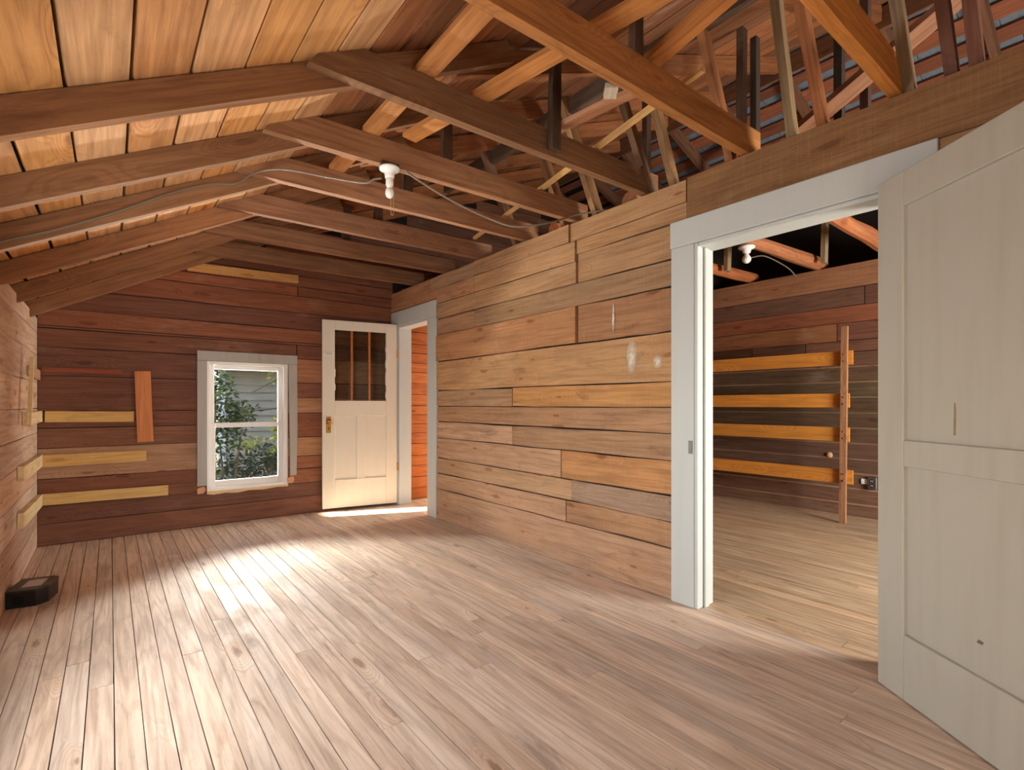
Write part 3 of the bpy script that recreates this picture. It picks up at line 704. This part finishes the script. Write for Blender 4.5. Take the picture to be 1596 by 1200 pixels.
# ------------------------------------------------------------------ back window
win = empty('window_1', (1.05, YB, W1[2])); structure(win, 'small white double-hung window with grey board casing in the end wall')
Wx0, Wx1, Wz0, Wz1 = W1
yf = YB+.012
bboxes(win, ['casing_head', 'casing_leg'], [((.621, YB-.022, 1.522), (1.492, YB, 1.612)), ((.621, YB-.020, .372), (.700, YB, 1.520))], M['greypaint'])
mb = MB().prism([(1.408, 1.520), (1.490, 1.520), (1.494, .90), (1.484, .405), (1.425, .40), (1.418, .95)], 'y', YB-.022, YB)
o = mb.build('casing_leg', M['greypaint'], win); o.location = -win.location
bboxes(win, ['frame_jamb', 'frame_jamb', 'frame_head', 'frame_sill'], [((Wx0, yf-.02, Wz0), (Wx0+.026, yf+.08, Wz1)), ((Wx1-.040, yf-.02, Wz0), (Wx1, yf+.08, Wz1)),
    ((Wx0+.026, yf-.02, Wz1-.030), (Wx1-.040, yf+.08, Wz1)), ((Wx0+.026, yf-.02, Wz0), (Wx1-.040, yf+.08, Wz0+.030))], M['white'])
def sash(x0, x1, z0, z1, y, st, rt, rb, nm):
    s_ = empty(nm, (0, 0, 0)); s_.parent = win
    bs = [((x0, y, z0), (x0+st, y+.028, z1)), ((x1-st, y, z0), (x1, y+.028, z1)), ((x0+st, y+.001, z1-rt), (x1-st, y+.028, z1)), ((x0+st, y+.001, z0), (x1-st, y+.028, z0+rb))]
    for nme, (a, b) in zip(('sash_stile', 'sash_stile', 'sash_rail', 'sash_rail'), bs):
        c = [(a[k]+b[k])/2 for k in range(3)]; o = MB().bev([a[k]-c[k] for k in range(3)], [b[k]-c[k] for k in range(3)], .004).build(nme, M['white'], s_); o.location = Vector(c)-win.location
    c = ((x0+x1)/2, y+.014, (z0+z1)/2); g = MB().box((-(x1-x0)/2+st, -.002, -(z1-z0)/2+rb), ((x1-x0)/2-st, .002, (z1-z0)/2-rt)).build('pane', M['glass'], s_); g.location = Vector(c)-win.location
sash(Wx0+.026, Wx1-.040, .905, Wz1-.030, yf+.035, .040, .040, .036, 'upper_sash')
sash(Wx0+.026, Wx1-.040, Wz0+.030, .945, yf+.004, .046, .044, .060, 'lower_sash')
# ragged foam under the sill and broken corner blocks
mb = MB().prism([(.70, .315), (1.41, .315), (1.405, .296), (1.30, .300), (1.18, .288), (1.05, .294), (.95, .280), (.85, .290), (.75, .282), (.70, .292)], 'y', YB-.012, YB+.03)
o = mb.build('sill_filler', M['clean'], win, color=rgb(226, 200, 150)); o.location = -win.location
for cx, cz in ((.655, .335), (1.43, .362)):
    mb = MB().prism([(-.03, -.035), (.02, -.03), (.035, 0), (.022, .03), (-.02, .022), (-.034, .01)], 'y', -.02, .0)
    o = mb.build('broken_block', M['clean'], win, color=rgb(214, 160, 122)); o.location = Vector((cx, YB-.002, cz))-win.location
# unseen windows, this room's added for the lamps: plain casings round the openings
def casing_rect(nm, axis, t, a0, a1, z0, z1, wv=.09, th=.02):
    e = empty(nm, (0, 0, 0)); structure(e)
    for p, q, r_, s_ in ((a0-wv, a0, z0-wv, z1+wv), (a1, a1+wv, z0-wv, z1+wv), (a0, a1, z1, z1+wv), (a0, a1, z0-wv, z0), (a0, a1, (z0+z1)/2-.02, (z0+z1)/2+.02)):
        if axis == 'x': bboxes(e, 'casing_board', [((t, p, r_), (t+th, q, s_))], M['white'])
        else: bboxes(e, 'casing_board', [((p, t, r_), (q, t+th, s_))], M['white'])
casing_rect('added_window_2', 'x', XL, 1.65, 2.65, .45, 1.45)
casing_rect('added_window_3', 'y', YR-.02, -.1, 1.0, .6, 1.6)
casing_rect('window_4', 'y', YR-.02, 3.45, 4.75, .65, 1.6)

# ------------------------------------------------------------------ nailed strips and boards on the walls
YW = YB-.003
def strip(x0, z0, x1, z1, hgt, th, c, name, label, mat='clean'):
    o = beam(name, (x0, YW-th/2, z0), (x1, YW-th/2, z1), th, hgt, rgb(*c), M[mat], up=(0, 0, 1), wob=.001); return tag(o, label, 'wood strip', 'strips nailed to the walls')
strip(-.405, 1.022, .158, 1.014, .088, .022, (214, 176, 108), 'wood_strip', 'yellow strip nailed on the end wall ending at the upright plywood piece')
strip(-.430, .672, .245, .678, .092, .022, (212, 172, 104), 'wood_strip', 'yellow strip on the end wall, middle of the three in the left corner')
strip(-.435, .370, .402, .362, .088, .022, (216, 180, 112), 'wood_strip', 'long yellow strip on the end wall, lowest of the three in the left corner')
strip(-.425, 1.395, .080, 1.390, .036, .012, (150, 82, 54), 'wood_strip', 'thin red-brown strip high on the end wall above the yellow strips', 'dark')
strip(.545, 2.362, 1.502, 2.388, .078, .020, (214, 162, 96), 'wood_strip', 'yellow strip nailed high on the end wall under the joists')
o = plank('plywood_piece', None, (.228, YW-.034, 1.10), (-.035, 0, 1), (1, 0, .035), .605, .112, .02, rgb(206, 132, 78), M['ply'], wob=.0005)
tag(o, 'upright orange plywood piece fixed to the end wall over the yellow strip', 'plywood')
def lstrip(y0, z0, y1, z1, hgt, th, c, label, name='wood_strip'):
    o = beam(name, (XL+.003+th/2, y0, z0), (XL+.003+th/2, y1, z1), th, hgt, rgb(*c), M['clean'], up=(0, 0, 1), wob=.001); return tag(o, label, 'wood strip', 'strips nailed to the walls')
lstrip(4.56, 1.022, 5.42, 1.026, .085, .030, (222, 196, 150), 'pale strip on the left wall behind the upright stick, highest of three')
lstrip(4.34, .690, 5.42, .680, .092, .030, (224, 200, 152), 'pale strip on the left wall, middle of the three running into the corner')
lstrip(4.33, .405, 5.42, .368, .092, .030, (224, 200, 152), 'pale strip on the left wall, lowest of the three running into the corner')
lstrip(4.80, 1.350, 5.40, 1.345, .075, .020, (190, 150, 120), 'short pinkish strip high on the left wall beside the upright stick')
tag(beam('wall_stick', (XL+.050, 4.40, .985), (XL+.050, 4.55, 1.42), .020, .040, rgb(226, 204, 156), M['clean'], up=(0, 1, 0), wob=.001), 'pale upright stick leaning on the left wall near the corner', 'wood strip')

# ------------------------------------------------------------------ lamp holder under the fourth joist
lp = tag(empty('lamp_holder', (1.155, 2.515, 2.378)), 'white porcelain lamp holder with bulb and pull string under the joist', 'lamp')
MB().bev((-.06, -.02, -.014), (.06, .02, .012), .003).build('backing_block', M['beam'], lp, color=rgb(70, 52, 40))
MB().lathe([(.055, 0), (.066, -.008), (.064, -.018), (.046, -.026), (.034, -.034), (.031, -.05), (.029, -.066), (.022, -.070)], (0, 0, -.014), 28).build('canopy', M['porcelain'], lp, smooth=True)
MB().lathe([(.020, -.08), (.024, -.085), (.0245, -.125), (.018, -.138), (.014, -.144)], (0, 0, 0), 24).build('socket_shell', M['bulb'], lp, smooth=True)
MB().lathe([(.012, -.142), (.024, -.150), (.027, -.165), (.027, -.180), (.020, -.196), (.008, -.203)], (0, 0, 0), 24).build('bulb', M['bulb'], lp, smooth=True)
MB().tube(spline([(.024, .0, -.08), (.026, .0, -.2), (.026, .0, -.29), (.018, 0, -.302), (.010, 0, -.29), (.008, .0, -.20)], 6), .0016, 6).build('pull_string', M['string'], lp)
lp.scale = (.82, .82, .86)
# second bulb in the next room
lb = tag(empty('bulb_holder', (4.2, 2.165, 2.435)), 'bare round bulb in a white holder under a pole joist in the next room', 'lamp')
MB().lathe([(.062, .01), (.068, 0), (.058, -.012), (.036, -.018), (.030, -.045), (.024, -.05)], (0, 0, 0), 24).build('canopy', M['porcelain'], lb, smooth=True)
MB().lathe([(.014, -.045), (.016, -.06), (.028, -.075), (.036, -.095), (.033, -.115), (.018, -.13), (.004, -.133)], (0, 0, 0), 24).build('bulb', M['bulb'], lb, smooth=True)
# cables
def cable(pts, r, label, name='electric_cable', mat='cable'):
    o = MB().tube(spline(pts, 8), r, 8).build(name, M[mat], None, smooth=True); return tag(o, label, 'cable')
cable([(1.235, 2.485, 2.365), (1.27, 2.49, 2.345), (1.51, 2.48, 2.268), (1.776, 2.47, 2.218), (1.97, 2.46, 2.212), (2.24, 2.44, 2.295), (2.42, 2.42, 2.372), (2.53, 2.30, 2.392), (2.60, 2.2, 2.386)], .006,
      'grey cable sagging from the lamp holder to the partition top')
cable([(1.118, 2.535, 2.305), (1.085, 2.56, 2.298), (1.05, 2.60, 2.285), (.92, 2.75, 2.33), (.74, 2.95, 2.395), (.62, 3.04, 2.375), (.53, 3.06, 2.30), (.40, 3.065, 2.262), (.22, 3.07, 2.165), (.02, 3.07, 2.03), (-.20, 3.07, 1.90), (-.40, 3.07, 1.80)], .0055,
      'thin grey cable running from the lamp along a rafter to the left wall')
cable([(4.24, 2.20, 2.44), (4.45, 2.28, 2.42), (4.8, 2.30, 2.50), (5.2, 2.28, 2.46), (5.35, 2.25, 2.38)], .006, 'loose cable end hanging from the bulb joist in the next room')

# ------------------------------------------------------------------ slatted rack in the next room
rk = tag(empty('slat_rack', (5.44, 1.86, 0)), 'tall wooden rack of four orange slats on a post before the far wall', 'rack')
def rloc(p): return p
plank('post', rk, (5.425, 1.862, .926), (-.005, -.012, 1), (0, 1, .012), 1.85, .052, .036, rgb(176, 128, 90), M['beam'], wob=.001)
for k, zz in enumerate((1.557, 1.156, .834, .436)):
    y0 = 1.796 if k in (0, 3) else 1.824
    sl = plank('slat', rk, (5.455, (y0+3.385)/2, zz), (0, 1, 0), (0, 0, 1), 3.385-y0, .132, .020, jit(rgb(218, 146, 62), .03), M['ply'], wob=.0006)
    for dz in (-.035, .03):
        b_ = MB().lathe([(.007, 0), (.007, .006), (.003, .009)], (0, 0, 0), 10, (-1, 0, 0)).build('bolt', M['steel'], rk); b_.location = Vector((5.407, 1.858, zz+dz))-Vector(rk.location)
plank('rear_post', rk, (5.425, 3.345, .902), (0, 0, 1), (0, 1, 0), 1.80, .052, .036, rgb(170, 110, 70), M['beam'])
# outlets and a wasp nest on that wall
ob = tag(empty('outlet_box', (XF-.002, 1.722, .365)), 'dull metal box with a black double socket low on the far wall', 'outlet')
MB().bev((-.030, -.036, -.058), (0, .036, .058), .003).build('box', M['steel'], ob)
for dz in (-.022, .022):
    q = MB().lathe([(.017, 0), (.017, .003), (.014, .004)], (0, 0, 0), 18, (-1, 0, 0)).build('socket', M['blackplastic'], ob); q.location = (-.030, 0, dz)
    for dy in (-.006, .006):
        p = MB().box((-.0006, -.0016, -.006), (.0006, .0016, .006)).build('slot', M['white'], q); p.location = (-.0042, dy, 0)
oc = tag(empty('cover_plate', (XF-.002, 1.793, .374)), 'small white cover plate left of the metal outlet box', 'outlet')
MB().bev((-.012, -.026, -.026), (0, .026, .026), .003).build('plate', M['white'], oc)
for dy, dz in ((.010, .0), (-.010, .010), (-.010, -.010)):
    q = MB().lathe([(.004, 0), (.004, .001)], (0, 0, 0), 10, (-1, 0, 0)).build('pin_hole', M['hole'], oc); q.location = (-.012, dy, dz)
mb = MB(); prof = [(.001, .018), (.014, .017), (.026, .010), (.028, .0), (.001, .0)]
wn_ = MB().lathe([(.028, 0), (.030, .006), (.024, .014), (.012, .020), (.002, .021)], (0, 0, 0), 12, (-1, 0, 0)).build('wasp_nest', M['paper'], None, smooth=False); wn_.location = (XF-.002, 2.098, .606)
wn_.data.materials.clear(); wn_.data.materials.append(paint('dried_mud', rgb(196, 158, 112), .9, .4, scale=60)); tag(wn_, 'pale round dried lump on the far wall left of the rack post', 'mud nest')

# ------------------------------------------------------------------ black bait box on the floor by the left wall
bxr = tag(empty('plastic_box', (-.355, 3.95, 0)), 'flat black plastic box with a paper label on the floor by the left wall', 'box')
out = [(-.085, -.075), (.045, -.075), (.085, -.02), (.085, .135), (.05, .165), (-.085, .165)]
body = MB().prism(out, 'z', 0.002, .085).build('body', M['blackplastic'], bxr)
lid = MB(); lid.prism([(p[0]*1.03, p[1]*1.02+.0) for p in out], 'z', .085, .096); lid = lid.build('lid', paint('worn_black_lid', rgb(52, 50, 44), .3, .2), bxr)
o = MB().prism([(-.035, -.02), (.05, -.01), (.045, .12), (-.04, .115)], 'z', .0962, .0970).build('label', M['paper'], lid)
for x_, y_ in ((.066, .115), (.066, .015)):
    q = MB().lathe([(.007, 0), (.006, .003)], (x_, y_, .096), 12).build('lid_screw', M['steel'], lid)
q = MB().lathe([(.026, 0), (.026, .002)], (-.03, -.0755, .042), 20, (0, -1, 0)).build('entry_hole', M['hole'], bxr)
bxr.rotation_euler = (0, 0, math.radians(-12))

# ------------------------------------------------------------------ outside the window
gr = MB(); gr.box((-14, YB+.3, -1.0), (16, 26, -.9)); gr = structure(gr.build('ground', M['soil']), 'shaded garden ground outside the window')
MB().box((3.8, YB+.16, -1.0), (8.0, 10.2, 2.7)).prism([(3.6, 2.7), (8.2, 2.7), (5.9, 3.4)], 'y', YB+.16, 10.2).build('added_shade_wing', M['siding']).__setitem__('kind', 'structure')  # unseen wing added to keep sun off the garden view
nh = tag(empty('neighbour_house', (2.4, 11.0, -.9)), 'pale clapboard house wall outside beyond the shrubs', 'building')
zz = 0; k = 0
while zz < 2.60:
    o = MB().prism([(-.035, 0), (.03, .0), (.03, .165), (.015, .165)], 'x', -1.8, 4.6).build('siding_board', M['siding'], nh)
    o.rotation_euler = (0, 0, 0); o.location = (1.1, 0, zz); zz += .15
MB().box((-.7, .031, 0), (5.7, .2, 2.75)).build('wall', M['siding'], nh)
MB().box((-.85, -.45, 2.66), (5.7, .2, 2.72)).build('soffit', M['siding'], nh)
mb = MB(); mb.prism([(-.55, 2.72), (.2, 2.72), (2.2, 3.7), (1.9, 3.7)], 'x', -.9, 5.7); mb.build('roof', M['shingle'], nh)
MB().box((-.80, -.06, 0), (-.69, .04, 2.7)).build('corner_board', M['whitepaint'], nh)

def leafmesh(name, centres, n, size, mat, parent, seed):
    rnd = random.Random(seed); V = []; F = []
    for _ in range(n):
        c, rad = rnd.choice(centres); d = Vector((rnd.gauss(0, 1), rnd.gauss(0, 1), rnd.gauss(0, 1))).normalized()*(rnd.random()**.5)
        p = Vector((c[0]+d.x*rad[0], c[1]+d.y*rad[1], c[2]+d.z*rad[2]))
        a = Vector((rnd.gauss(0, 1), rnd.gauss(0, 1), rnd.gauss(0, .6))).normalized(); b = a.cross(Vector((rnd.gauss(0, 1), rnd.gauss(0, 1), rnd.gauss(0, 1)))).normalized()
        s1 = size*rnd.uniform(.7, 1.3); k = len(V)
        V += [tuple(p), tuple(p+a*s1*.5+b*s1*.22), tuple(p+a*s1), tuple(p+a*s1*.5-b*s1*.22)]; F.append((k, k+1, k+2, k+3))
    return meshobj(name, V, F, mat, parent)
def stems(parent, pts_list, r):
    for pts in pts_list: MB().tube(spline(pts, 4), lambda t: r*(1-.7*t), 7).build('stem', M['bark'], parent)
s1 = tag(empty('tall_shrub', (1.08, 7.6, -.9)), 'tall dark leafy shrub at the left of the window view', 'shrub')
stems(s1, [[(0, 0, 0), (.03, 0, .6), (-.02, 0, 1.3), (0, 0, 2.2)], [(0, 0, .1), (.1, 0, .7), (.06, .1, 1.5)], [(0, 0, .3), (.2, .05, .9), (.3, .05, 1.6)]], .03)
leafmesh('foliage', [((-.02, 0, 1.55), (.34, .3, .35)), ((.15, 0, 1.75), (.32, .3, .22)), ((.02, 0, 2.2), (.25, .25, .3)), ((.25, 0, 1.9), (.25, .2, .2)), ((-.15, 0, 1.0), (.2, .25, .3)), ((-.1, 0, 2.6), (.2, .2, .25))], 1500, .085, M['leaf'], s1, 3)
s2 = tag(empty('low_bush', (1.72, 8.5, -.9)), 'low rounded bush filling the lower window pane', 'shrub')
stems(s2, [[(0, 0, 0), (.05, 0, .4), (0, 0, .9)], [(0, 0, 0), (-.2, 0, .5), (-.3, 0, 1.0)]], .02)
leafmesh('foliage', [((0, 0, 1.05), (.45, .4, .42)), ((-.35, 0, .85), (.4, .35, .40)), ((.35, 0, 1.15), (.3, .3, .35))], 2200, .075, M['leaf'], s2, 5)
leafmesh('sun_painted_leaves', [((.28, -.1, 1.62), (.06, .1, .16)), ((.36, -.15, 1.35), (.22, .2, .12)), ((-.1, -.2, 1.45), (.3, .2, .1))], 240, .075, M['leaf_sunpaint'], s2, 9)  # sunlit patches of the bush, painted by the paler leaf
s3 = tag(empty('overhanging_branch', (2.6, 8.6, -.9)), 'thin bare twigs with a few leaves across the upper window pane', 'branch')
stems(s3, [[(0, 0, 0), (.05, 0, 1.6), (-.2, 0, 2.5), (-.9, 0, 2.2)], [(-.2, 0, 2.4), (-.4, 0, 2.1), (-.55, 0, 1.8)], [(-.3, 0, 2.5), (-.7, .05, 2.75), (-1.1, 0, 2.6)], [(-.1, 0, 2.3), (-.35, .1, 2.0), (-1.0, .1, 1.9)]], .018)
leafmesh('foliage', [((-.45, 0, 2.45), (.4, .2, .16)), ((-.25, 0, 2.3), (.18, .2, .14))], 150, .08, M['leaf_sunpaint'], s3, 11)
